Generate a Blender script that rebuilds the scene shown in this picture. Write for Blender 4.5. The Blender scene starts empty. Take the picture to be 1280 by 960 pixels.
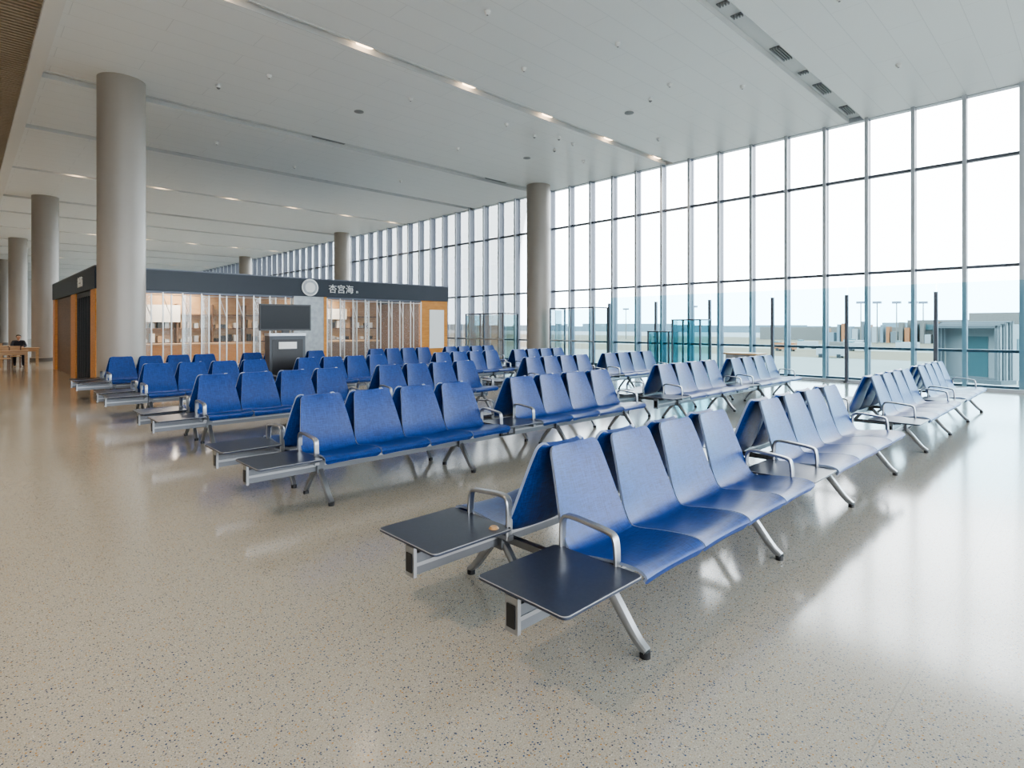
import bpy, math, random
from mathutils import Vector
random.seed(7)
S = bpy.context.scene
try:
    S.view_settings.view_transform = 'AgX'
    S.view_settings.look = 'AgX - Medium High Contrast'
    S.view_settings.exposure = 0.85
except Exception as e:
    print(e)

# ---------------------------------------------------------------- materials
def mat(name, col, rough=0.5, metal=0.0, emit=None, es=0.0, coat=0.0, spec=0.5, var=0.0, vscale=8.0, bump=0.0, bscale=200.0):
    m = bpy.data.materials.new(name); m.use_nodes = True
    nt = m.node_tree; b = nt.nodes['Principled BSDF']
    b.inputs['Base Color'].default_value = (*col, 1)
    b.inputs['Roughness'].default_value = rough
    b.inputs['Metallic'].default_value = metal
    b.inputs['Specular IOR Level'].default_value = spec
    b.inputs['Coat Weight'].default_value = coat
    if emit:
        b.inputs['Emission Color'].default_value = (*emit, 1)
        b.inputs['Emission Strength'].default_value = es
    if var > 0 or bump > 0:
        tc = nt.nodes.new('ShaderNodeTexCoord')
        n = nt.nodes.new('ShaderNodeTexNoise'); n.inputs['Scale'].default_value = vscale
        nt.links.new(tc.outputs['Object'], n.inputs['Vector'])
        if var > 0:
            r = nt.nodes.new('ShaderNodeValToRGB')
            r.color_ramp.elements[0].position = .3; r.color_ramp.elements[1].position = .7
            r.color_ramp.elements[0].color = (*[c*(1-var) for c in col], 1)
            r.color_ramp.elements[1].color = (*[min(1, c*(1+var)) for c in col], 1)
            nt.links.new(n.outputs['Fac'], r.inputs['Fac'])
            nt.links.new(r.outputs['Color'], b.inputs['Base Color'])
        if bump > 0:
            n2 = nt.nodes.new('ShaderNodeTexNoise'); n2.inputs['Scale'].default_value = bscale
            nt.links.new(tc.outputs['Object'], n2.inputs['Vector'])
            bp = nt.nodes.new('ShaderNodeBump'); bp.inputs['Strength'].default_value = bump
            bp.inputs['Distance'].default_value = 0.002
            nt.links.new(n2.outputs['Fac'], bp.inputs['Height'])
            nt.links.new(bp.outputs['Normal'], b.inputs['Normal'])
    return m

def glass(name, tint, refl=1.0, rough=0.0, haze=0.0, hazecol=(1, 1, 1)):
    m = bpy.data.materials.new(name); m.use_nodes = True
    nt = m.node_tree; nt.nodes.clear()
    o = nt.nodes.new('ShaderNodeOutputMaterial')
    t = nt.nodes.new('ShaderNodeBsdfTransparent'); t.inputs['Color'].default_value = (*tint, 1)
    g = nt.nodes.new('ShaderNodeBsdfGlossy'); g.inputs['Roughness'].default_value = rough
    f = nt.nodes.new('ShaderNodeFresnel'); f.inputs['IOR'].default_value = 1.4
    mm = nt.nodes.new('ShaderNodeMath'); mm.operation = 'MULTIPLY'; mm.inputs[1].default_value = refl
    mx = nt.nodes.new('ShaderNodeMixShader')
    nt.links.new(f.outputs[0], mm.inputs[0]); nt.links.new(mm.outputs[0], mx.inputs[0])
    src = t.outputs[0]
    if haze > 0:
        d = nt.nodes.new('ShaderNodeBsdfDiffuse'); d.inputs['Color'].default_value = (*hazecol, 1)
        m2 = nt.nodes.new('ShaderNodeMixShader'); m2.inputs[0].default_value = haze
        nt.links.new(t.outputs[0], m2.inputs[1]); nt.links.new(d.outputs[0], m2.inputs[2]); src = m2.outputs[0]
    nt.links.new(src, mx.inputs[1]); nt.links.new(g.outputs[0], mx.inputs[2])
    nt.links.new(mx.outputs[0], o.inputs['Surface'])
    return m

def floor_mat():
    m = bpy.data.materials.new('terrazzo'); m.use_nodes = True
    nt = m.node_tree; b = nt.nodes['Principled BSDF']; L = nt.links.new
    tc = nt.nodes.new('ShaderNodeTexCoord')
    base = nt.nodes.new('ShaderNodeTexNoise'); base.inputs['Scale'].default_value = 160
    L(tc.outputs['Object'], base.inputs['Vector'])
    br = nt.nodes.new('ShaderNodeValToRGB')
    br.color_ramp.elements[0].position = .35; br.color_ramp.elements[1].position = .65
    br.color_ramp.elements[0].color = (.35, .33, .28, 1); br.color_ramp.elements[1].color = (.48, .46, .405, 1)
    L(base.outputs['Fac'], br.inputs['Fac'])
    cur = br.outputs['Color']
    for sc, thr, rad, cols in ((72, .56, .28, [(.03, .05, .12), (.06, .10, .20), (.42, .23, .07), (.12, .14, .17)]),
                               (130, .52, .30, [(.10, .14, .22), (.44, .28, .11), (.06, .07, .10), (.66, .65, .60)])):
        v = nt.nodes.new('ShaderNodeTexVoronoi'); v.inputs['Scale'].default_value = sc
        L(tc.outputs['Object'], v.inputs['Vector'])
        sep = nt.nodes.new('ShaderNodeSeparateColor'); L(v.outputs['Color'], sep.inputs[0])
        lt = nt.nodes.new('ShaderNodeMath'); lt.operation = 'LESS_THAN'; lt.inputs[1].default_value = rad
        L(v.outputs['Distance'], lt.inputs[0])
        gt = nt.nodes.new('ShaderNodeMath'); gt.operation = 'GREATER_THAN'; gt.inputs[1].default_value = thr
        L(sep.outputs[0], gt.inputs[0])
        mu = nt.nodes.new('ShaderNodeMath'); mu.operation = 'MULTIPLY'
        L(lt.outputs[0], mu.inputs[0]); L(gt.outputs[0], mu.inputs[1])
        cr = nt.nodes.new('ShaderNodeValToRGB'); cr.color_ramp.interpolation = 'CONSTANT'
        e = cr.color_ramp.elements
        e[0].position = 0; e[0].color = (*cols[0], 1); e[1].position = .3; e[1].color = (*cols[1], 1)
        x = e.new(.55); x.color = (*cols[2], 1); x = e.new(.8); x.color = (*cols[3], 1)
        L(sep.outputs[1], cr.inputs['Fac'])
        mx = nt.nodes.new('ShaderNodeMix'); mx.data_type = 'RGBA'
        L(mu.outputs[0], mx.inputs[0]); L(cur, mx.inputs[6]); L(cr.outputs['Color'], mx.inputs[7])
        cur = mx.outputs[2]
    sx = nt.nodes.new('ShaderNodeSeparateXYZ'); L(tc.outputs['Object'], sx.inputs[0])
    def joint(out, off, per):
        a = nt.nodes.new('ShaderNodeMath'); a.operation = 'SUBTRACT'; a.inputs[1].default_value = off; L(out, a.inputs[0])
        p = nt.nodes.new('ShaderNodeMath'); p.operation = 'PINGPONG'; p.inputs[1].default_value = per/2; L(a.outputs[0], p.inputs[0])
        l = nt.nodes.new('ShaderNodeMath'); l.operation = 'LESS_THAN'; l.inputs[1].default_value = .002; L(p.outputs[0], l.inputs[0])
        return l.outputs[0]
    j1 = joint(sx.outputs[0], 3.55, 8.7); j2 = joint(sx.outputs[1], 0.6-8.7, 8.7)
    mxx = nt.nodes.new('ShaderNodeMath'); mxx.operation = 'MAXIMUM'; L(j1, mxx.inputs[0]); L(j2, mxx.inputs[1])
    mx = nt.nodes.new('ShaderNodeMix'); mx.data_type = 'RGBA'
    L(mxx.outputs[0], mx.inputs[0]); L(cur, mx.inputs[6]); mx.inputs[7].default_value = (.3, .3, .28, 1)
    L(mx.outputs[2], b.inputs['Base Color'])
    b.inputs['Roughness'].default_value = .14
    b.inputs['Specular IOR Level'].default_value = 1.0
    return m

def ceiling_mat():
    m = bpy.data.materials.new('ceiling_panel'); m.use_nodes = True
    nt = m.node_tree; b = nt.nodes['Principled BSDF']; L = nt.links.new
    tc = nt.nodes.new('ShaderNodeTexCoord')
    br = nt.nodes.new('ShaderNodeTexBrick')
    br.inputs['Scale'].default_value = 1.0
    br.inputs['Brick Width'].default_value = 3.0; br.inputs['Row Height'].default_value = .6
    br.inputs['Mortar Size'].default_value = .006; br.offset = 0.5
    br.inputs['Color1'].default_value = (.87, .895, .895, 1); br.inputs['Color2'].default_value = (.86, .885, .885, 1)
    br.inputs['Mortar'].default_value = (.72, .745, .75, 1)
    L(tc.outputs['Object'], br.inputs['Vector'])
    L(br.outputs['Color'], b.inputs['Base Color'])
    b.inputs['Roughness'].default_value = .4
    return m

def seat_mat():
    m = bpy.data.materials.new('blue_woven_vinyl'); m.use_nodes = True
    nt = m.node_tree; b = nt.nodes['Principled BSDF']; L = nt.links.new
    tc = nt.nodes.new('ShaderNodeTexCoord')
    mp = nt.nodes.new('ShaderNodeMapping'); mp.inputs['Scale'].default_value = (18, 120, 160)
    L(tc.outputs['Object'], mp.inputs['Vector'])
    n = nt.nodes.new('ShaderNodeTexNoise'); n.inputs['Scale'].default_value = 1; n.inputs['Detail'].default_value = 3
    L(mp.outputs[0], n.inputs['Vector'])
    mp2 = nt.nodes.new('ShaderNodeMapping'); mp2.inputs['Scale'].default_value = (160, 14, 14)
    L(tc.outputs['Object'], mp2.inputs['Vector'])
    n2 = nt.nodes.new('ShaderNodeTexNoise'); n2.inputs['Scale'].default_value = 1; n2.inputs['Detail'].default_value = 3
    L(mp2.outputs[0], n2.inputs['Vector'])
    ad = nt.nodes.new('ShaderNodeMath'); ad.operation = 'ADD'; L(n.outputs['Fac'], ad.inputs[0]); L(n2.outputs['Fac'], ad.inputs[1])
    hf = nt.nodes.new('ShaderNodeMath'); hf.operation = 'MULTIPLY'; hf.inputs[1].default_value = .5; L(ad.outputs[0], hf.inputs[0])
    r = nt.nodes.new('ShaderNodeValToRGB')
    r.color_ramp.elements[0].position = .36; r.color_ramp.elements[0].color = (.002, .018, .11, 1)
    r.color_ramp.elements[1].position = .64; r.color_ramp.elements[1].color = (.007, .058, .27, 1)
    L(hf.outputs[0], r.inputs['Fac']); L(r.outputs['Color'], b.inputs['Base Color'])
    bp = nt.nodes.new('ShaderNodeBump'); bp.inputs['Strength'].default_value = .25; bp.inputs['Distance'].default_value = .001
    L(hf.outputs[0], bp.inputs['Height']); L(bp.outputs['Normal'], b.inputs['Normal'])
    b.inputs['Roughness'].default_value = .36
    return m

def wood_mat(name, c1, c2, sc=(2, 2, 12)):
    m = bpy.data.materials.new(name); m.use_nodes = True
    nt = m.node_tree; b = nt.nodes['Principled BSDF']; L = nt.links.new
    tc = nt.nodes.new('ShaderNodeTexCoord')
    mp = nt.nodes.new('ShaderNodeMapping'); mp.inputs['Scale'].default_value = sc
    L(tc.outputs['Object'], mp.inputs['Vector'])
    n = nt.nodes.new('ShaderNodeTexNoise'); n.inputs['Scale'].default_value = 2; n.inputs['Detail'].default_value = 5
    L(mp.outputs[0], n.inputs['Vector'])
    r = nt.nodes.new('ShaderNodeValToRGB')
    r.color_ramp.elements[0].position = .3; r.color_ramp.elements[0].color = (*c1, 1)
    r.color_ramp.elements[1].position = .7; r.color_ramp.elements[1].color = (*c2, 1)
    L(n.outputs['Fac'], r.inputs['Fac']); L(r.outputs['Color'], b.inputs['Base Color'])
    b.inputs['Roughness'].default_value = .4
    return m

M = {}
M['floor'] = floor_mat(); M['ceil'] = ceiling_mat(); M['seat'] = seat_mat()
M['piping'] = mat('seat_edge', (.28, .34, .48), .4)
M['alu'] = mat('cast_aluminium', (.38, .39, .41), .30, .85)
M['beam'] = mat('beam_grey', (.18, .19, .21), .35, .6)
M['laminate'] = mat('table_laminate', (.034, .042, .066), .28, spec=.5, var=.1, vscale=60)
M['tedge'] = mat('table_edge', (.30, .31, .33), .4)
M['black'] = mat('black_plastic', (.012, .012, .014), .35)
M['mull'] = mat('mullion_grey', (.14, .15, .18), .4, .4)
M['mull_l'] = mat('mullion_light', (.50, .53, .57), .35, .3)
M['reveal'] = mat('ceiling_reveal', (.70, .72, .72), .5)
M['glass'] = glass('window_glass', (.93, .97, .98), .8)
M['pglass'] = glass('partition_glass', (.58, .80, .88), .5)
M['tglass'] = glass('teal_glass', (.52, .76, .80), .6, haze=.05, hazecol=(.3, .5, .54))
M['col'] = mat('column_paint', (.36, .325, .29), .42, .1, var=.02, vscale=1)
M['coljoint'] = mat('column_joint', (.16, .15, .14), .5)
M['white'] = mat('white_paint', (.82, .83, .82), .5)
M['wallw'] = mat('wall_paint_warm', (.50, .46, .41), .5)
M['slot'] = mat('slot_grey', (.76, .78, .78), .5)
M['vent'] = mat('vent_dark', (.22, .23, .24), .5)
M['ventbar'] = mat('vent_blade', (.34, .35, .36), .5)
M['device'] = mat('device_grey', (.30, .31, .32), .5)
M['lamp'] = mat('warm_lamp', (1, .8, .6), .5, emit=(1, .70, .44), es=4)
M['louvre'] = mat('louvre_bronze', (.46, .39, .30), .4, .2)
M['dark'] = mat('ceiling_void', (.07, .06, .05), .8)
M['fascia'] = mat('fascia_charcoal', (.016, .023, .036), .4)
M['orange'] = wood_mat('orange_wood', (.50, .20, .035), (.62, .28, .06))
M['brown'] = wood_mat('brown_wood', (.10, .055, .03), (.18, .10, .05))
M['lwood'] = wood_mat('light_wood', (.42, .25, .12), (.55, .36, .19))
M['shutter'] = glass('shutter_panel', (.92, .92, .90), .5, .2, haze=.13, hazecol=(.85, .88, .88))
M['shutfr'] = mat('shutter_frame', (.62, .63, .62), .3, .4)
M['panel'] = mat('grey_panel', (.42, .44, .45), .25, .2, var=.15, vscale=6)
M['stand'] = mat('stand_grey', (.05, .058, .07), .4)
M['screen'] = mat('screen_black', (.006, .008, .012), .25, spec=.2)
M['sign'] = mat('sign_white', (.8, .8, .78), .5)

# ---------------------------------------------------------------- mesh builder
class MB:
    def __init__(s): s.v = []; s.f = []; s.m = []; s.mats = []
    def mi(s, k):
        if k not in s.mats: s.mats.append(k)
        return s.mats.index(k)
    def add(s, vs, fs, k):
        b = len(s.v); s.v += [tuple(p) for p in vs]; i = s.mi(k)
        for f in fs: s.f.append(tuple(b+a for a in f)); s.m.append(i)
    def box(s, x0, x1, y0, y1, z0, z1, k):
        vs = [(x0,y0,z0),(x1,y0,z0),(x1,y1,z0),(x0,y1,z0),(x0,y0,z1),(x1,y0,z1),(x1,y1,z1),(x0,y1,z1)]
        s.add(vs, [(0,3,2,1),(4,5,6,7),(0,1,5,4),(1,2,6,5),(2,3,7,6),(3,0,4,7)], k)
    def cyl(s, cx, cy, z0, z1, r, k, n=32, r2=None):
        r2 = r if r2 is None else r2
        vs = [(cx+r*math.cos(2*math.pi*i/n), cy+r*math.sin(2*math.pi*i/n), z0) for i in range(n)]
        vs += [(cx+r2*math.cos(2*math.pi*i/n), cy+r2*math.sin(2*math.pi*i/n), z1) for i in range(n)]
        fs = [(i, (i+1) % n, n+(i+1) % n, n+i) for i in range(n)] + [tuple(range(n-1, -1, -1)), tuple(range(n, 2*n))]
        s.add(vs, fs, k)
    def bar(s, p, q, r, k, n=6):
        p = Vector(p); q = Vector(q); d = (q-p).normalized(); a = d.orthogonal().normalized(); c = d.cross(a)
        vs = [tuple(e+a*(r*math.cos(2*math.pi*i/n))+c*(r*math.sin(2*math.pi*i/n))) for e in (p, q) for i in range(n)]
        s.add(vs, [(i, (i+1) % n, n+(i+1) % n, n+i) for i in range(n)]+[tuple(range(n-1, -1, -1)), tuple(range(n, 2*n))], k)
    def rslab(s, x0, x1, y0, y1, z0, z1, r, k, n=5, ke=None):
        pts = []
        for cx, cy, a in ((x1-r, y1-r, 0), (x0+r, y1-r, 90), (x0+r, y0+r, 180), (x1-r, y0+r, 270)):
            for i in range(n+1):
                t = math.radians(a+90*i/n); pts.append((cx+r*math.cos(t), cy+r*math.sin(t)))
        N = len(pts); c = .003
        def ins(p):
            mx, my = (x0+x1)/2, (y0+y1)/2
            return (p[0]-c*(1 if p[0] > mx else -1), p[1]-c*(1 if p[1] > my else -1))
        vs = [(*ins(p), z0) for p in pts]+[(*p, z0+c) for p in pts]+[(*p, z1-c) for p in pts]+[(*ins(p), z1) for p in pts]
        fs = [tuple(range(N-1, -1, -1)), tuple(range(3*N, 4*N))]
        for q in range(3):
            fs += [(q*N+i, q*N+(i+1) % N, (q+1)*N+(i+1) % N, (q+1)*N+i) for i in range(N)]
        s.add(vs, fs, k)
        if ke:
            mi = s.mi(ke); st = len(s.m)-N
            for i in range(st, len(s.m)): s.m[i] = mi
    def sweep(s, path, xc, w, t, k, t2=None):
        n = len(path); vs = []
        sec = [(-.5,-.25),(-.35,-.5),(.35,-.5),(.5,-.25),(.5,.25),(.35,.5),(-.35,.5),(-.5,.25)]
        for i, (y, z) in enumerate(path):
            a = path[max(0, i-1)]; b = path[min(n-1, i+1)]
            ty, tz = b[0]-a[0], b[1]-a[1]; L = math.hypot(ty, tz) or 1; ny, nz = -tz/L, ty/L
            tt = t if t2 is None else t+(t2-t)*i/(n-1)
            for sx, sn in sec: vs.append((xc+sx*w, y+ny*sn*tt, z+nz*sn*tt))
        q = len(sec); fs = []
        for i in range(n-1):
            for j in range(q): fs.append((i*q+j, i*q+(j+1) % q, (i+1)*q+(j+1) % q, (i+1)*q+j))
        fs.append(tuple(range(q-1, -1, -1))); fs.append(tuple((n-1)*q+j for j in range(q)))
        s.add(vs, fs, k)
    def merge(s, o, fn, flip=False):
        b = len(s.v); s.v += [fn(p) for p in o.v]
        for f, mi in zip(o.f, o.m):
            g = tuple(b+a for a in f)
            if flip: g = g[::-1]
            s.f.append(g); s.m.append(s.mi(o.mats[mi]))
    def mesh(s, name, smooth=True):
        me = bpy.data.meshes.new(name); me.from_pydata(s.v, [], s.f); me.update()
        for k in s.mats: me.materials.append(M[k])
        me.polygons.foreach_set('material_index', s.m)
        import bmesh
        bm = bmesh.new(); bm.from_mesh(me); bmesh.ops.recalc_face_normals(bm, faces=bm.faces); bm.to_mesh(me); bm.free()
        if smooth:
            me.polygons.foreach_set('use_smooth', [True]*len(me.polygons))
            me.set_sharp_from_angle(angle=math.radians(35))
        return me
    def obj(s, name, loc=(0, 0, 0), smooth=True, parent=None):
        o = bpy.data.objects.new(name, s.mesh(name, smooth)); o.location = loc
        S.collection.objects.link(o)
        if parent: o.parent = parent
        return o

def empty(name, loc=(0, 0, 0)):
    e = bpy.data.objects.new(name, None); e.location = loc; e.empty_display_size = .2
    S.collection.objects.link(e); return e
def chaikin(p, it=3):
    for _ in range(it):
        q = [p[0]]
        for a, b in zip(p, p[1:]):
            q.append((a[0]*.75+b[0]*.25, a[1]*.75+b[1]*.25)); q.append((a[0]*.25+b[0]*.75, a[1]*.25+b[1]*.75))
        q.append(p[-1]); p = q
    return p

H = 7.6; XW = 18.9; Y0, Y1 = -12.0, 95.0; XL = -10.0
PY = 17.35

# ---------------------------------------------------------------- room
b = MB(); b.box(XL, XW+.2, Y0, Y1, -.3, 0, 'floor'); b.obj('floor', smooth=False)
b = MB(); b.box(XL, XW, Y1, Y1+.3, 0, 8.2, 'white'); b.obj('wall_north', smooth=False)
b = MB(); b.box(XL-.3, XL, Y0, Y1, 0, 8.2, 'wallw'); b.obj('wall_west', smooth=False)

slots = []
for k in range(-1, 6):
    slots += [(4.95+k*PY, .20, 'c'), (11.05+k*PY, .15, 'l'), (17.45+k*PY, .24, 'v')]
slots = sorted([s for s in slots if Y0 < s[0]-s[1] and s[0]+s[1] < Y1])
cb = MB(); y = Y0
XC0 = 1.38
for c, hw, kd in slots:
    cb.box(XC0, XW, y, c-hw, H, H+.12, 'ceil'); y = c+hw
cb.box(XC0, XW, y, Y1, H, H+.12, 'ceil')
cb.box(XC0, XW+.3, Y0, Y1, H+.12, H+.3, 'slot')
cb.obj('ceiling', smooth=False)
tb = MB()
for c, hw, kd in slots:
    if kd in 'vc':
        for x, ln in ([(8.1, 1.1), (15.5, 1.1)] if kd == 'v' else [(5.4, .7), (10.3, .1), (10.9, .1), (12.8, .75), (14.5, .1), (15.5, .75), (17.6, .7)]):
            for j in range(4): tb.box(x, x+ln, c-hw*.5+j*hw*.28, c-hw*.5+j*hw*.28+.02, H+.06, H+.10, 'ventbar')
            tb.box(x, x+ln, c-hw*.6, c+hw*.6, H+.10, H+.12, 'vent')
    tb.box(XC0, XW, c-hw-.012, c-hw+.008, H-.008, H+.11, 'reveal')
    tb.box(XC0, XW, c+hw-.008, c+hw+.012, H-.008, H+.11, 'reveal')
tb.obj('trim_1', smooth=False)
lb = MB()
dl = empty('ceiling_downlight')
for c, hw, kd in slots:
    if kd == 'l':
        for i in range(6):
            x = 3.35+i*2.93
            lb.rslab(x-.20, x+.20, c-.075, c+.075, H+.06, H+.119, .07, 'lamp')
            if c > 0 and c < 50:
                l = bpy.data.lights.new('spot', 'SPOT'); l.energy = 240; l.color = (1, .84, .68); l.spot_size = 2.0; l.spot_blend = 1; l.shadow_soft_size = .15
                lo = bpy.data.objects.new('spot', l); lo.location = (x, c, H+.05); S.collection.objects.link(lo); lo.parent = dl
lb.obj('lenses', smooth=False, parent=dl)
b = MB(); b.box(1.10, 1.38, Y0, Y1, H-.12, H+.3, 'white'); b.obj('trim_2', smooth=False)
b = MB(); b.box(XL, 1.10, Y0, Y1, H+.25, H+.3, 'dark')
y = Y0
while y < Y1:
    b.box(-3.0, 1.10, y, y+.06, H-.02, H+.10, 'louvre'); y += .14
for x in (-2.5, -1.3, -.1, .95): b.box(x, x+.03, Y0, Y1, H+.10, H+.14, 'louvre')
b.box(XL, -3.0, Y0, Y1, H, H+.2, 'white')
b.obj('ceiling_louvre', smooth=False)
cl = empty('concourse_downlight'); lb = MB()
for i in range(12):
    y = 3+i*5.2; x = -1.6
    lb.cyl(x, y, H-.06, H-.02, .12, 'lamp', 20); lb.cyl(x, y, H-.05, H+.05, .14, 'white', 20)
    l = bpy.data.lights.new('spot', 'SPOT'); l.energy = 450; l.color = (1, .72, .46); l.spot_size = 2.1; l.spot_blend = 1; l.shadow_soft_size = .12
    lo = bpy.data.objects.new('spot', l); lo.location = (x, y, H-.09); S.collection.objects.link(lo); lo.parent = cl
lb.obj('housing', parent=cl)

def curtain_east():
    w = empty('window_1')
    fr = MB(); p = .0588*XW; y = .1293*XW - p*13
    ys = []
    while y < Y1: ys.append(y); y += p
    for y in ys:
        fr.box(XW-.18, XW+.02, y-.025, y+.025, 0, H+.15, 'mull')
        fr.box(XW-.22, XW-.18, y-.045, y+.045, 0, H+.15, 'mull_l')  # lighter front strip: the mullion's lit edge put into its colour
        fr.box(XW+.03, XW+.14, y-.03, y+.03, -.3, H+.2, 'mull')
    for z in (.97, 3.14, 5.91):
        fr.box(XW-.08, XW+.08, ys[0], Y1, z-.035, z+.035, 'mull')
    fr.box(XW-.12, XW+.12, ys[0], Y1, -.02, .10, 'mull')
    fr.box(XW-.10, XW+.12, ys[0], Y1, H-.02, H+.25, 'mull_l')
    fr.obj('frame', smooth=False, parent=w)
    g = MB(); g.add([(XW+.025, Y0, .1), (XW+.025, Y1, .1), (XW+.025, Y1, H), (XW+.025, Y0, H)], [(0,1,2,3)], 'glass')
    g.obj('pane', smooth=False, parent=w)
curtain_east()
w = empty('south_fill_window'); fr = MB(); x = XL  # unseen south window frame without panes, added to let in sky fill
while x <= XW+.1:
    fr.box(x-.03, x+.03, Y0-.1, Y0+.1, 0, H+.2, 'mull'); x += 1.445
for z in (.05, .97, 3.14, 5.91, H): fr.box(XL, XW, Y0-.06, Y0+.06, z-.04, z+.04, 'mull')
fr.obj('frame', smooth=False, parent=w)

for name_x in (2.84, 17.7):
    for k in range(0, 5):
        cy = 16.65+k*PY
        c = MB()
        c.cyl(0, 0, 0, H+.12, .5, 'col', 64)
        c.cyl(0, 0, 0, .16, .56, 'coljoint', 64)
        c.cyl(0, 0, .16, .19, .56, 'col', 64, .505)
        c.obj('column', (name_x, cy, 0))

# ---------------------------------------------------------------- bench mesh
def seat(o, x0):
    W = .553; xc = x0+.2825
    prof = chaikin([(0.02,.385),(-.005,.425),(.06,.450),(.26,.432),(.41,.405),(.475,.415),(.52,.50),(.565,.63),(.615,.78),(.660,.90),(.672,.925)], 2)
    n = len(prof)
    cl = [0]
    for a, c in zip(prof, prof[1:]): cl.append(cl[-1]+math.hypot(c[0]-a[0], c[1]-a[1]))
    T = cl[-1]; NW = 12; top = []; bot = []
    for i, (py, pz) in enumerate(prof):
        a = prof[max(0, i-1)]; c = prof[min(n-1, i+1)]
        ty, tz = c[0]-a[0], c[1]-a[1]; L = math.hypot(ty, tz); ny, nz = -tz/L, ty/L
        s = cl[i]
        hw = W/2
        if pz > .50 and py > .4:
            q = min(1, (pz-.50)/(.925-.50)); hw = W/2 - .070*(q**1.1)
        r = .045
        e = min(s, T-s)
        if e < r: hw -= r*(1-math.sqrt(max(0, 1-((r-e)/r)**2)))*.85
        th = .030 if py < .45 else .034
        for j in range(NW+1):
            u = -1+2*j/NW
            dish = .016*(u*u) if i > 4 else .006*u*u
            tx = hw*u
            top.append((xc+tx, py+ny*dish, pz+nz*dish))
            edge = 1-abs(u)**8*.45
            bot.append((xc+tx*.992, py+ny*(dish-th*edge), pz+nz*(dish-th*edge)))
    N = len(top); fs = []; q = NW+1
    for i in range(n-1):
        for j in range(NW):
            a = i*q+j
            fs.append((a, a+1, a+q+1, a+q)); fs.append((N+a, N+a+q, N+a+q+1, N+a+1))
    o.add(top+bot, fs, 'seat')
    ring = [j for j in range(q)]+[i*q+NW for i in range(1, n)]+[(n-1)*q+j for j in range(NW-1, -1, -1)]+[i*q for i in range(n-2, 0, -1)]
    k = len(ring); b0 = len(o.v)-2*N; mi = o.mi('piping'); ms = o.mi('seat')
    for a in range(k):
        c, d = ring[a], ring[(a+1) % k]
        o.f.append((b0+c, b0+N+c, b0+N+d, b0+d)); o.m.append(mi if q <= a < q+n-1 or a >= k-n else ms)

def arm(o, x):
    p = chaikin([(.50,.36),(.505,.50),(.50,.600),(.44,.612),(.30,.600),(.20,.590),(.165,.575),(.155,.50),(.155,.40)], 3)
    o.sweep(p, x, .046, .021, 'alu')
    o.box(x-.02, x+.02, .14, .52, .36, .385, 'alu')

def leg(o, x):
    o.sweep(chaikin([(.35,.36),(.30,.31),(.20,.19),(.10,.065),(.045,.03)], 2), x, .05, .06, 'alu', .034)
    o.sweep(chaikin([(.30,.34),(.37,.28),(.50,.13),(.575,.03)], 2), x, .045, .05, 'alu', .03)
    o.cyl(x, .055, 0, .03, .026, 'black', 16); o.cyl(x, .57, 0, .03, .026, 'black', 16)
    o.box(x-.035, x+.035, .255, .38, .25, .40, 'beam')

def half():
    o = MB(); P = .565
    TBL = [(0, .57), (2.83, 3.38)]
    for a, c in TBL:
        o.rslab(a+.004, c-.006, 0, .545, .425, .441, .03, 'laminate', ke='tedge')
        o.box(a+.06, c-.06, .20, .44, .405, .426, 'beam')
    for x0 in (.57, 3.38):
        for i in range(4):
            seat(o, x0+i*P)
            o.box(x0+i*P+.10, x0+i*P+.465, .22, .42, .375, .405, 'black')
            o.sweep(chaikin([(.30,.37),(.45,.375),(.50,.42),(.56,.56)], 2), x0+(i+.5)*P, .12, .014, 'beam')
        arm(o, x0+.0); arm(o, x0+4*P-.0)
    o.box(.03, 5.60, .285, .345, .27, .385, 'beam')
    o.box(.03, 5.60, .280, .350, .315, .335, 'alu')
    o.box(.01, .03, .275, .355, .26, .42, 'alu'); o.box(.004, .010, .290, .340, .285, .385, 'black')
    o.box(5.60, 5.62, .275, .355, .26, .395, 'alu')
    o.box(2.92, 3.16, .262, .284, .285, .375, 'black'); o.box(2.95, 3.02, .256, .262, .305, .355, 'mull'); o.box(3.05, 3.12, .256, .262, .305, .355, 'mull')
    for x in (.66, 2.32, 3.95, 5.50): leg(o, x)
    return o
hf = half()
D = 1.415
bench = MB()
bench.merge(hf, lambda p: p)
bench.merge(hf, lambda p: (p[0], D-p[1], p[2]), True)
for x in (.66, 2.32, 3.95, 5.50): bench.box(x-.02, x+.02, .34, D-.34, .30, .34, 'beam')
bme = bench.mesh('airport_bench')
for r in range(5):
    for X0 in (1.72, 8.13):
        o = bpy.data.objects.new('airport_bench', bme)
        o.location = (X0, 1.475+3.245*r, 0); S.collection.objects.link(o)

b = MB(); b.cyl(0, 0, 0, .012, .03, 'lwood', 20, .02); b.obj('bottle_cap', (2.20, 2.42, .441))

# ---------------------------------------------------------------- glass partition
pt = empty('glass_partition')
pf = MB(); pg = MB(); xp = 18.2
ys = [2.96+2.07*k for k in range(-6, 6)]
for y in ys:
    pf.box(xp-.06, xp+.03, y-.04, y+.04, 0, 2.5, 'mull')
    pf.cyl(xp, y, 0, .03, .09, 'mull', 16)
pf.box(xp-.03, xp+.03, ys[0], ys[-1], 0, .08, 'mull_l')
for a, c in zip(ys, ys[1:]):
    pg.add([(xp+.05, a+.01, .08), (xp+.05, c-.01, .08), (xp+.05, c-.01, 2.72), (xp+.05, a+.01, 2.72)], [(0,1,2,3)], 'pglass')
pf.obj('posts', smooth=False, parent=pt); pg.obj('panes', smooth=False, parent=pt)

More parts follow.
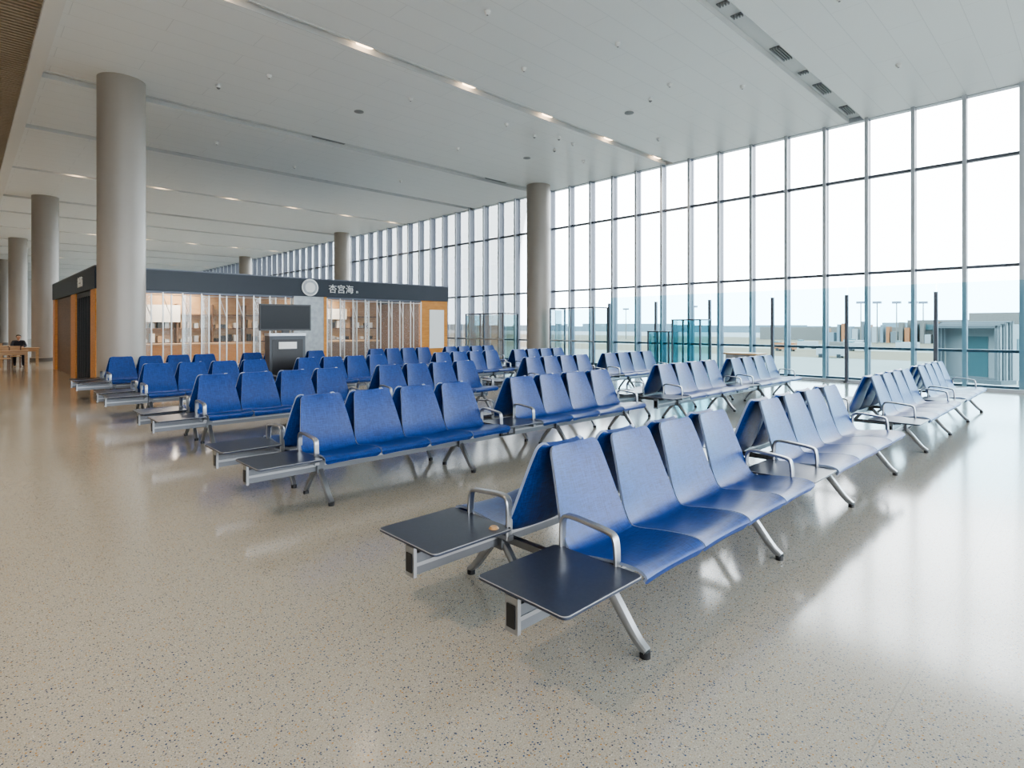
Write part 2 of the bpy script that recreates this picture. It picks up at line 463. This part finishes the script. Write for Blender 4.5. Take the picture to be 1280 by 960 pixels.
def gate(y0, y1, zt, nm):
    e = empty(nm)
    f = MB(); g = MB(); x0 = 17.3; x1 = 18.2
    n = max(2, round((y1-y0)/1.05)); st = (y1-y0)/n
    for i in range(n+1):
        f.box(x0-.025, x0+.025, y0+i*st-.025, y0+i*st+.025, 0, zt, 'mull')
    f.box(x0-.03, x0+.03, y0, y1, zt-.05, zt, 'mull'); f.box(x0-.03, x0+.03, y0, y1, 1.02, 1.06, 'mull_l')
    for y in (y0, y1):
        f.box(x1-.03, x1+.03, y-.03, y+.03, 0, zt, 'mull'); f.box(x0, x1, y-.03, y+.03, zt-.05, zt, 'mull')
        g.add([(x0, y, .05), (x1, y, .05), (x1, y, zt-.08), (x0, y, zt-.08)], [(0,1,2,3)], 'tglass')
    g.add([(x0, y0, .05), (x0, y1, .05), (x0, y1, zt-.08), (x0, y0, zt-.08)], [(0,1,2,3)], 'pglass')
    f.obj('frame', smooth=False, parent=e); g.obj('glazing', smooth=False, parent=e)
gate(13.4, 15.6, 2.35, 'glass_gate_door'); gate(18.4, 21.0, 2.2, 'glass_gate_door')

e = empty('glass_vestibule'); f = MB(); g = MB()
for (xa, xb, ya, yb, zt) in ((17.2, 17.9, 9.0, 10.0, 1.80), (17.3, 17.9, 10.2, 11.0, 1.40)):
    for x in (xa, xb):
        for y in (ya, yb): f.box(x-.025, x+.025, y-.025, y+.025, 0, zt, 'mull')
    f.box(xa-.03, xb+.03, ya-.03, yb+.03, zt, zt+.04, 'mull')
    for (p, q) in (((xa, ya), (xb, ya)), ((xb, ya), (xb, yb)), ((xb, yb), (xa, yb)), ((xa, yb), (xa, ya))):
        g.add([(*p, .02), (*q, .02), (*q, zt), (*p, zt)], [(0,1,2,3)], 'tglass')
f.obj('frame', smooth=False, parent=e); g.obj('glazing', smooth=False, parent=e)
b = MB(); b.rslab(-.35, .35, -.5, .5, .80, .84, .05, 'lwood'); b.box(-.28, .28, -.44, .44, .08, .80, 'panel'); b.box(-.24, .24, -.4, .4, 0, .08, 'black')
b.obj('gate_podium', (16.2, 7.1, 0), smooth=False)

# ---------------------------------------------------------------- shop
sh = empty('food_kiosk_shop')
SX0, SX1, SY0, SY1 = 2.5, 14.0, 18.1, 27.5
b = MB()
b.box(SX0, SX1, SY0, SY0+.25, 2.59, 3.16, 'fascia')
b.box(SX0, SX0+.25, SY0+.25, SY1, 2.59, 3.16, 'fascia')
b.box(SX1-.25, SX1, SY0+.25, SY1, 2.59, 3.16, 'fascia')
b.box(SX0, SX1, SY1-.25, SY1, 2.59, 3.16, 'fascia')
b.box(SX0+.25, SX1-.25, SY0+.25, SY1-.25, 2.9, 3.0, 'brown')
b.box(SX0, SX1, SY0-.01, SY1, 3.16, 3.19, 'mull')
b.box(SX0+.02, 3.55, SY0+.04, SY0+.24, 0, 2.59, 'orange')
b.box(SX0+.3, 3.2, SY0+.02, SY0+.04, .4, 2.2, 'sign')
b.box(7.75, 8.77, SY0+.03, SY0+.24, 0, 2.59, 'panel')
b.box(8.77, 8.87, SY0+.02, SY0+.24, 0, 2.59, 'orange')
b.box(12.75, SX1-.02, SY0+.04, SY0+.24, 0, 2.59, 'orange')
b.box(13.1, 13.8, SY0+.02, SY0+.04, .75, 2.25, 'sign')
b.box(SX1-.24, SX1-.02, SY0+.24, SY1-.24, 0, 2.59, 'brown')
b.box(SX0+.02, SX0+.24, SY0+.24, SY0+.8, 0, 2.59, 'orange')
b.box(SX0+.10, SX0+.2, SY0+.8, SY0+3.6, 0, 2.45, 'brown')
for i in range(9): b.box(SX0+.06, SX0+.12, SY0+.82+i*.34, SY0+.87+i*.34, 0, 2.45, 'black')
b.box(SX0+.06, SX0+.24, SY0+.8, SY0+3.6, 2.45, 2.59, 'black')
b.box(SX0+.02, SX0+.24, SY0+3.6, SY0+4.6, 0, 2.59, 'orange')
b.box(SX0+.10, SX0+.2, SY0+4.6, SY1-.6, 0, 2.59, 'brown')
b.box(SX0+.02, SX0+.24, SY1-.6, SY1, 0, 2.59, 'orange')
b.box(SX0+.24, SX1-.24, SY0+5.0, SY0+5.1, 0, 2.9, 'lwood')
b.box(SX0+.24, SX1-.24, SY1-.2, SY1-.05, 0, 2.9, 'brown')
for i in range(9):
    x = 3.2+i*1.15
    b.box(x, x+.05, SY0+4.6, SY0+5.0, 0, 2.4, 'brown')
    for z in (.5, 1.0, 1.5, 2.0): b.box(x, x+1.1, SY0+4.62, SY0+5.0, z, z+.04, 'brown')
    for zz in (1.04, 1.54):
        for j in range(4):
            b.box(x+.15+j*.22, x+.28+j*.22, SY0+4.7, SY0+4.9, zz, zz+random.uniform(.1, .32), random.choice(['sign', 'panel', 'black', 'lwood']))
b.box(3.9, 7.2, SY0+2.2, SY0+2.8, 0, 1.0, 'orange'); b.box(3.85, 7.25, SY0+2.15, SY0+2.85, 1.0, 1.05, 'lwood')
b.box(9.3, 12.2, SY0+2.2, SY0+2.8, 0, 1.0, 'brown'); b.box(9.25, 12.25, SY0+2.15, SY0+2.85, 1.0, 1.05, 'lwood')
b.box(4.2, 5.6, SY0+4.55, SY0+4.6, 1.75, 2.35, 'sign'); b.box(9.4, 12.0, SY0+4.55, SY0+4.6, 1.9, 2.35, 'sign')
b.obj('structure', smooth=False, parent=sh)
def shutter(x0, x1):
    f = MB(); g = MB(); n = round((x1-x0)/.24); st = (x1-x0)/n; yb = SY0+.14
    pts = [(x0+i*st, yb+(.08 if i % 2 else -.08)) for i in range(n+1)]
    for x, y in pts: f.box(x-.016, x+.016, y-.016, y+.016, .03, 2.55, 'shutfr')
    for i, ((xa, ya), (xb, ybb)) in enumerate(zip(pts, pts[1:])):
        g.add([(xa, ya, .06), (xb, ybb, .06), (xb, ybb, 2.5), (xa, ya, 2.5)], [(0,1,2,3)], 'shutter')
        for z in (.06, .45, 2.47):
            f.add([(xa, ya-.006, z), (xb, ybb-.006, z), (xb, ybb+.006, z), (xa, ya+.006, z), (xa, ya-.006, z+.02), (xb, ybb-.006, z+.02), (xb, ybb+.006, z+.02), (xa, ya+.006, z+.02)],
                  [(0,3,2,1),(4,5,6,7),(0,1,5,4),(1,2,6,5),(2,3,7,6),(3,0,4,7)], 'shutfr')
        if i % 2 == 0:
            f.bar((xa, ya, 2.45), (xb, ybb, 1.85), .010, 'shutfr'); f.bar((xb, ybb, 1.85), (xb, ybb, 1.2), .016, 'shutfr')
    f.box(x0, x1, SY0+.06, SY0+.22, 2.52, 2.59, 'mull'); f.box(x0, x1, SY0+.06, SY0+.22, 0, .03, 'mull')
    f.obj('shutter_frame', smooth=False, parent=sh); g.obj('shutter_panels', smooth=False, parent=sh)
shutter(3.57, 7.73); shutter(8.9, 12.73)
def text(s, size, loc, rot, k, ext=.01):
    c = bpy.data.curves.new('lettering', 'FONT'); c.body = s; c.size = size; c.extrude = ext; c.align_x = 'CENTER'
    c.materials.append(M[k]); o = bpy.data.objects.new('lettering', c); o.location = loc; o.rotation_euler = rot
    S.collection.objects.link(o); o.parent = sh
text('杏宫海', .31, (9.38, SY0-.015, 2.76), (math.pi/2, 0, 0), 'sign')
text('n', .16, (9.98, SY0-.015, 2.76), (math.pi/2, 0, 0), 'sign')
text('杏宫海', .31, (SX0-.015, SY0+2.4, 2.76), (math.pi/2, 0, -math.pi/2), 'sign')
b = MB()
b.cyl(0, 0, 0, .03, .28, 'sign', 40); b.cyl(0, 0, .03, .035, .24, 'panel', 40); b.cyl(0, 0, .035, .04, .17, 'sign', 40)
o = b.obj('round_logo', (8.27, SY0-.001, 2.88), parent=sh); o.rotation_euler = (math.pi/2, 0, 0)
for x, y in ((5.5, 20.2), (10.8, 20.2), (5.5, 22.2), (10.8, 22.2)):
    l = bpy.data.lights.new('shop_lamp', 'AREA'); l.energy = 70; l.color = (1, .88, .74); l.size = 1.5
    lo = bpy.data.objects.new('shop_lamp', l); lo.location = (x, y, 2.86); S.collection.objects.link(lo); lo.parent = sh

# ---------------------------------------------------------------- TV stand
b = MB()
b.box(-.40, .40, -.22, .22, .04, 1.42, 'stand'); b.box(-.43, .43, -.26, .26, 0, .05, 'black')
b.box(-.41, .41, -.24, .24, 1.38, 1.44, 'mull_l')
b.box(-.20, .20, -.240, -.228, 1.08, 1.24, 'sign'); b.box(-.34, .34, -.228, -.22, .12, 1.30, 'black')
b.box(-.08, .08, -.05, .05, 1.44, 1.6, 'black')
b.rslab(-.58, .58, -.06, .03, 1.50, 2.12, .01, 'black'); b.box(-.55, .55, -.066, -.06, 1.54, 2.09, 'screen')
o = b.obj('tv_display_stand', (5.5, 13.35, 0), smooth=False); o.rotation_euler = (0, 0, math.radians(-8))

# ---------------------------------------------------------------- small ceiling devices
def dev(nm, x, y, r, h, k='white'):
    b = MB(); b.cyl(0, 0, -h*.4, 0, r, k, 24); b.cyl(0, 0, -h, -h*.4, r*.55, k, 24, r*.95); b.cyl(0, 0, -h-.01, -h, r*.3, 'device', 16); b.obj(nm, (x, y, H))
for x, y in ((9.6, 1.3), (3.3, 9.6), (13.5, 9.2), (8, 14.4), (14.5, 14.2)): dev('ceiling_speaker', x, y, .13, .03, 'device')
for x, y in ((4.6, 6.6), (7.2, 8.1), (10, 7.1), (12.6, 7.4), (9.4, 9.3), (14, 6.2), (11.6, 12.2), (8.5, 12.6), (14.4, 12), (5.3, 13.8), (11.5, 3.3), (15.4, 3.2), (5.9, 3.1), (12, 15), (6, 20), (9, 21), (13, 20), (16, 9.8), (16.2, 13)): dev('smoke_detector', x, y, .06, .08)
for x, y in ((10.6, 1.4), (12.9, 12.3), (13.6, 11.9), (14.4, 12.8), (4.6, 15.2), (13.0, 8.2)):
    b = MB(); b.cyl(0, 0, -.04, 0, .03, 'white', 16); b.cyl(0, 0, -.09, -.04, .045, 'white', 20, .06); b.cyl(0, 0, -.12, -.09, .022, 'device', 20, .045); b.obj('security_camera', (x, y, H))

# ---------------------------------------------------------------- far-left tables, chairs and person
def table(x, y):
    b = MB(); b.rslab(-.6, .6, -.35, .35, .72, .75, .03, 'lwood')
    for a in (-.54, .54):
        for c in (-.3, .3): b.box(a-.025, a+.025, c-.025, c+.025, 0, .72, 'lwood')
    b.box(-.54, .54, -.31, -.29, .6, .72, 'lwood'); b.box(-.54, .54, .29, .31, .6, .72, 'lwood')
    b.obj('wooden_table', (x, y, 0), smooth=False)
def chair(x, y, rot):
    b = MB(); b.rslab(-.21, .21, -.21, .21, .43, .46, .04, 'lwood')
    for a in (-.18, .18):
        b.box(a-.018, a+.018, -.2, -.165, 0, .43, 'brown'); b.box(a-.018, a+.018, .165, .2, 0, .85, 'brown')
    b.box(-.19, .19, .17, .195, .62, .85, 'lwood')
    o = b.obj('wooden_chair', (x, y, 0), smooth=False); o.rotation_euler = (0, 0, rot)
table(1.7, 29.9); table(1.15, 26.6); table(1.2, 33.5)
chair(1.7, 30.6, 0); chair(1.5, 29.2, math.pi); chair(1.1, 27.3, 0); chair(1.2, 34.2, 0)

M['skin'] = mat('skin', (.55, .34, .25), .5); M['cloth'] = mat('dark_jacket', (.03, .035, .05), .8)
M['trouser'] = mat('trousers', (.02, .02, .03), .8); M['hair'] = mat('hair', (.01, .008, .008), .5)
pe = empty('seated_person', (1.7, 30.6, 0))
def skin(name, pts, edges, rads, k, root=0):
    me = bpy.data.meshes.new(name); me.from_pydata(pts, edges, []); o = bpy.data.objects.new(name, me); S.collection.objects.link(o); o.parent = pe
    mo = o.modifiers.new('skin', 'SKIN'); sv = me.skin_vertices[0].data
    for i, r in enumerate(rads): sv[i].radius = (r, r)
    sv[root].use_root = True; mo.use_smooth_shade = True
    o.modifiers.new('sub', 'SUBSURF').levels = 1; me.materials.append(M[k]); return o
skin('torso', [(0,.02,.57),(0,-.02,.74),(0,-.08,.92),(0,-.13,1.02),(.17,-.10,.98),(.22,-.22,.80),(.14,-.42,.79),(-.17,-.10,.98),(-.22,-.22,.80),(-.14,-.42,.79)],
     [(0,1),(1,2),(2,3),(2,4),(4,5),(5,6),(2,7),(7,8),(8,9)], [.12,.12,.13,.055,.06,.045,.035,.06,.045,.035], 'cloth')
skin('legs', [(0,.02,.56),(.1,-.02,.55),(.13,-.42,.52),(.13,-.38,.08),(.13,-.52,.05),(-.1,-.02,.55),(-.13,-.42,.52),(-.13,-.38,.08),(-.13,-.52,.05)],
     [(0,1),(1,2),(2,3),(3,4),(0,5),(5,6),(6,7),(7,8)], [.10,.085,.07,.045,.035,.085,.07,.045,.035], 'trouser')
skin('head', [(0,-.13,1.0),(0,-.16,1.10),(0,-.19,1.16),(0,-.18,1.22)], [(0,1),(1,2),(2,3)], [.05,.055,.085,.08], 'skin')
skin('hair', [(0,-.10,1.10),(0,-.13,1.19),(0,-.17,1.25)], [(0,1),(1,2)], [.07,.095,.085], 'hair')
for sx in (-1, 1):
    for i in range(4): skin('finger', [(sx*(.14-.015*i), -.44, .79), (sx*(.13-.015*i), -.49, .785), (sx*(.125-.015*i), -.52, .768)], [(0,1),(1,2)], [.010,.009,.008], 'skin')
    skin('thumb', [(sx*.10, -.42, .79), (sx*.07, -.45, .78)], [(0,1)], [.011,.009], 'skin')

# ---------------------------------------------------------------- outdoors
def ground_mat():
    m = bpy.data.materials.new('apron'); m.use_nodes = True
    nt = m.node_tree; b = nt.nodes['Principled BSDF']; L = nt.links.new
    tc = nt.nodes.new('ShaderNodeTexCoord'); sx = nt.nodes.new('ShaderNodeSeparateXYZ'); L(tc.outputs['Object'], sx.inputs[0])
    mr = nt.nodes.new('ShaderNodeMapRange'); mr.inputs['From Min'].default_value = 0; mr.inputs['From Max'].default_value = 500
    L(sx.outputs[0], mr.inputs['Value'])
    r = nt.nodes.new('ShaderNodeValToRGB'); r.color_ramp.interpolation = 'CONSTANT'
    e = r.color_ramp.elements; e[0].position = 0; e[0].color = (.15, .165, .155, 1); e[1].position = .16; e[1].color = (.12, .115, .08, 1)
    for p, c in ((.19, (.17, .17, .155)), (.30, (.13, .10, .065)), (.40, (.18, .17, .15)), (.46, (.12, .095, .065)), (.8, (.2, .2, .2))):
        x = e.new(p); x.color = (*c, 1)
    L(mr.outputs[0], r.inputs['Fac'])
    br = nt.nodes.new('ShaderNodeTexBrick'); br.offset = 0; br.inputs['Scale'].default_value = 1; br.inputs['Brick Width'].default_value = 7; br.inputs['Row Height'].default_value = 7
    br.inputs['Mortar Size'].default_value = .06; br.inputs['Color1'].default_value = (1,1,1,1); br.inputs['Color2'].default_value = (.94,.94,.94,1); br.inputs['Mortar'].default_value = (.7,.7,.7,1)
    L(tc.outputs['Object'], br.inputs['Vector'])
    mx = nt.nodes.new('ShaderNodeMix'); mx.data_type = 'RGBA'; mx.blend_type = 'MULTIPLY'; mx.inputs[0].default_value = 1
    L(r.outputs['Color'], mx.inputs[6]); L(br.outputs['Color'], mx.inputs[7]); L(mx.outputs[2], b.inputs['Base Color'])
    b.inputs['Roughness'].default_value = .9; b.inputs['Specular IOR Level'].default_value = .1
    return m
M['ground'] = ground_mat()
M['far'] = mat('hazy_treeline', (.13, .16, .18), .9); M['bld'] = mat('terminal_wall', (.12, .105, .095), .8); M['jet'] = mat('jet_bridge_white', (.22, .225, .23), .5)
M['jetd'] = mat('jet_bridge_grey', (.085, .09, .095), .5)
M['teald'] = mat('teal_band', (.05, .10, .11), .3); M['red'] = mat('orange_vehicle', (.25, .09, .03), .5)
b = MB(); b.box(-400, 1500, -1500, 1500, -6.5, -6, 'ground'); b.obj('airport_apron', smooth=False)
b = MB(); random.seed(3)
y = -600
while y < 1200:
    w_ = random.uniform(20, 60); b.box(700, 720, y, y+w_, -6, random.uniform(1, 6), 'far'); y += w_
b.obj('distant_treeline', smooth=False)
b = MB(); b.box(315, 335, 10, 62, -6, 4.5, 'bld'); b.box(318, 335, 14, 40, 4.5, 7.5, 'bld'); b.box(314.5, 315, 12, 60, 0, 2.5, 'teald')
b.box(340, 360, 62, 140, -6, 1.2, 'bld')
random.seed(9)
for i in range(34):
    yy = 8+i*2.6; hh = random.uniform(-2, 4); b.box(309, 314, yy, yy+random.uniform(1, 2.6), -6, hh, random.choice(['bld', 'jet', 'far', 'bld', 'red', 'jetd']))
b.obj('distant_terminal', smooth=False)
for x, y in ((284, 73), (289, 68), (295, 62), (300, 57), (304, 54), (290, 200), (280, 150)):
    b = MB(); b.cyl(0, 0, -6, 12, .3, 'bld', 12, .2); b.box(-1, 1, -1.6, 1.6, 11.6, 12.6, 'mull'); b.obj('apron_light_mast', (x, y, 0), smooth=False)
random.seed(5)
for i in range(12):
    x = random.uniform(150, 240); y = random.uniform(20, 75); b = MB()
    k = random.choice(['jet', 'red', 'bld'])
    b.box(-1.2, 1.2, -3, 3, .5, 2.6, k); b.box(-1.1, 1.1, 1.6, 2.9, 2.6, 3.0, 'teald')
    for a in (-2, 2):
        for c in (-1.1, 1.1): b.box(c-.15, c+.15, a-.45, a+.45, 0, .9, 'black')
    b.obj('service_truck', (x, y, -6), smooth=False)
b = MB()
b.box(-1.6, 1.6, -1.5, 1.5, -1.0, 1.7, 'jet'); b.box(-2.7, -1.6, -1.7, 1.7, -1.15, -.95, 'jetd')
for i in range(6):
    x = -1.62-i*.17; w_ = 1.62-.03*i; zt = 1.85-.04*i
    b.box(x-.10, x, -w_, -w_+.12, -.95, zt, 'jetd' if i % 2 else 'jet'); b.box(x-.10, x, w_-.12, w_, -.95, zt, 'jetd' if i % 2 else 'jet')
    b.box(x-.10, x, -w_, w_, zt-.14, zt, 'jetd' if i % 2 else 'jet')
b.box(-1.62, -1.6, -.5, .5, -.9, 1.1, 'teald'); b.box(-1.2, 1.3, -1.52, -1.5, .4, 1.0, 'teald'); b.box(-1.2, 1.3, 1.5, 1.52, .4, 1.0, 'teald')
b.box(1.6, 14, -1.2, 1.2, -.9, 1.5, 'jet')
for i in range(9):
    for s_ in (-1.2, 1.2):
        b.bar((1.7+i*1.36, s_*1.02, -.85), (1.7+i*1.36+.68, s_*1.02, 1.45), .05, 'jetd'); b.bar((1.7+i*1.36+.68, s_*1.02, 1.45), (1.7+(i+1)*1.36, s_*1.02, -.85), .05, 'jetd')
b.cyl(3.5, -.9, -5.4, -1, .16, 'jetd', 16); b.cyl(3.5, .9, -5.4, -1, .16, 'jetd', 16); b.box(3.1, 3.9, -1.3, 1.3, -5.5, -5.2, 'jetd')
for s_ in (-1.1, 1.1): b.box(3.0, 4.0, s_-.2, s_+.2, -6, -5.2, 'black')
b.cyl(12, 0, -6, -1, .6, 'jet', 20)
for i in range(12): b.box(-.6+i*.25, -.35+i*.25, 1.7, 2.5, -1.0-i*.4, -.95-i*.4, 'jetd')
b.bar((-.6, 2.5, .1), (2.3, 2.5, -4.6), .03, 'jetd'); b.bar((-.6, 1.7, .1), (2.3, 1.7, -4.6), .03, 'jetd'); b.bar((2.3, 2.5, -6), (2.3, 2.5, -4.6), .04, 'jetd'); b.bar((-.6, 2.5, -6), (-.6, 2.5, .1), .05, 'jetd')
o = b.obj('jet_bridge', (38, 3.6, 0), smooth=False); o.rotation_euler = (0, 0, math.radians(-25))

# ---------------------------------------------------------------- world
w = bpy.data.worlds.new('hazy_sky'); S.world = w; w.use_nodes = True
nt = w.node_tree; bg = nt.nodes['Background']
tc = nt.nodes.new('ShaderNodeTexCoord'); sx = nt.nodes.new('ShaderNodeSeparateXYZ'); nt.links.new(tc.outputs['Generated'], sx.inputs[0])
r = nt.nodes.new('ShaderNodeValToRGB'); r.color_ramp.elements[0].position = 0; r.color_ramp.elements[0].color = (.78, .90, 1, 1)
r.color_ramp.elements[1].position = .7; r.color_ramp.elements[1].color = (.88, .94, 1.0, 1)
x = r.color_ramp.elements.new(.3); x.color = (.98, .99, 1, 1)
nt.links.new(sx.outputs[2], r.inputs['Fac']); nt.links.new(r.outputs['Color'], bg.inputs['Color'])
bg.inputs['Strength'].default_value = 5.6

# ---------------------------------------------------------------- camera
c = bpy.data.cameras.new('camera'); co = bpy.data.objects.new('camera', c); S.collection.objects.link(co)
co.location = (0, 0, 1.6); co.rotation_euler = (math.pi/2, 0, math.radians(45.9-90))
c.sensor_width = 36; c.lens = 712/1280*36; c.shift_y = -72/1280; c.clip_end = 3000
S.camera = co
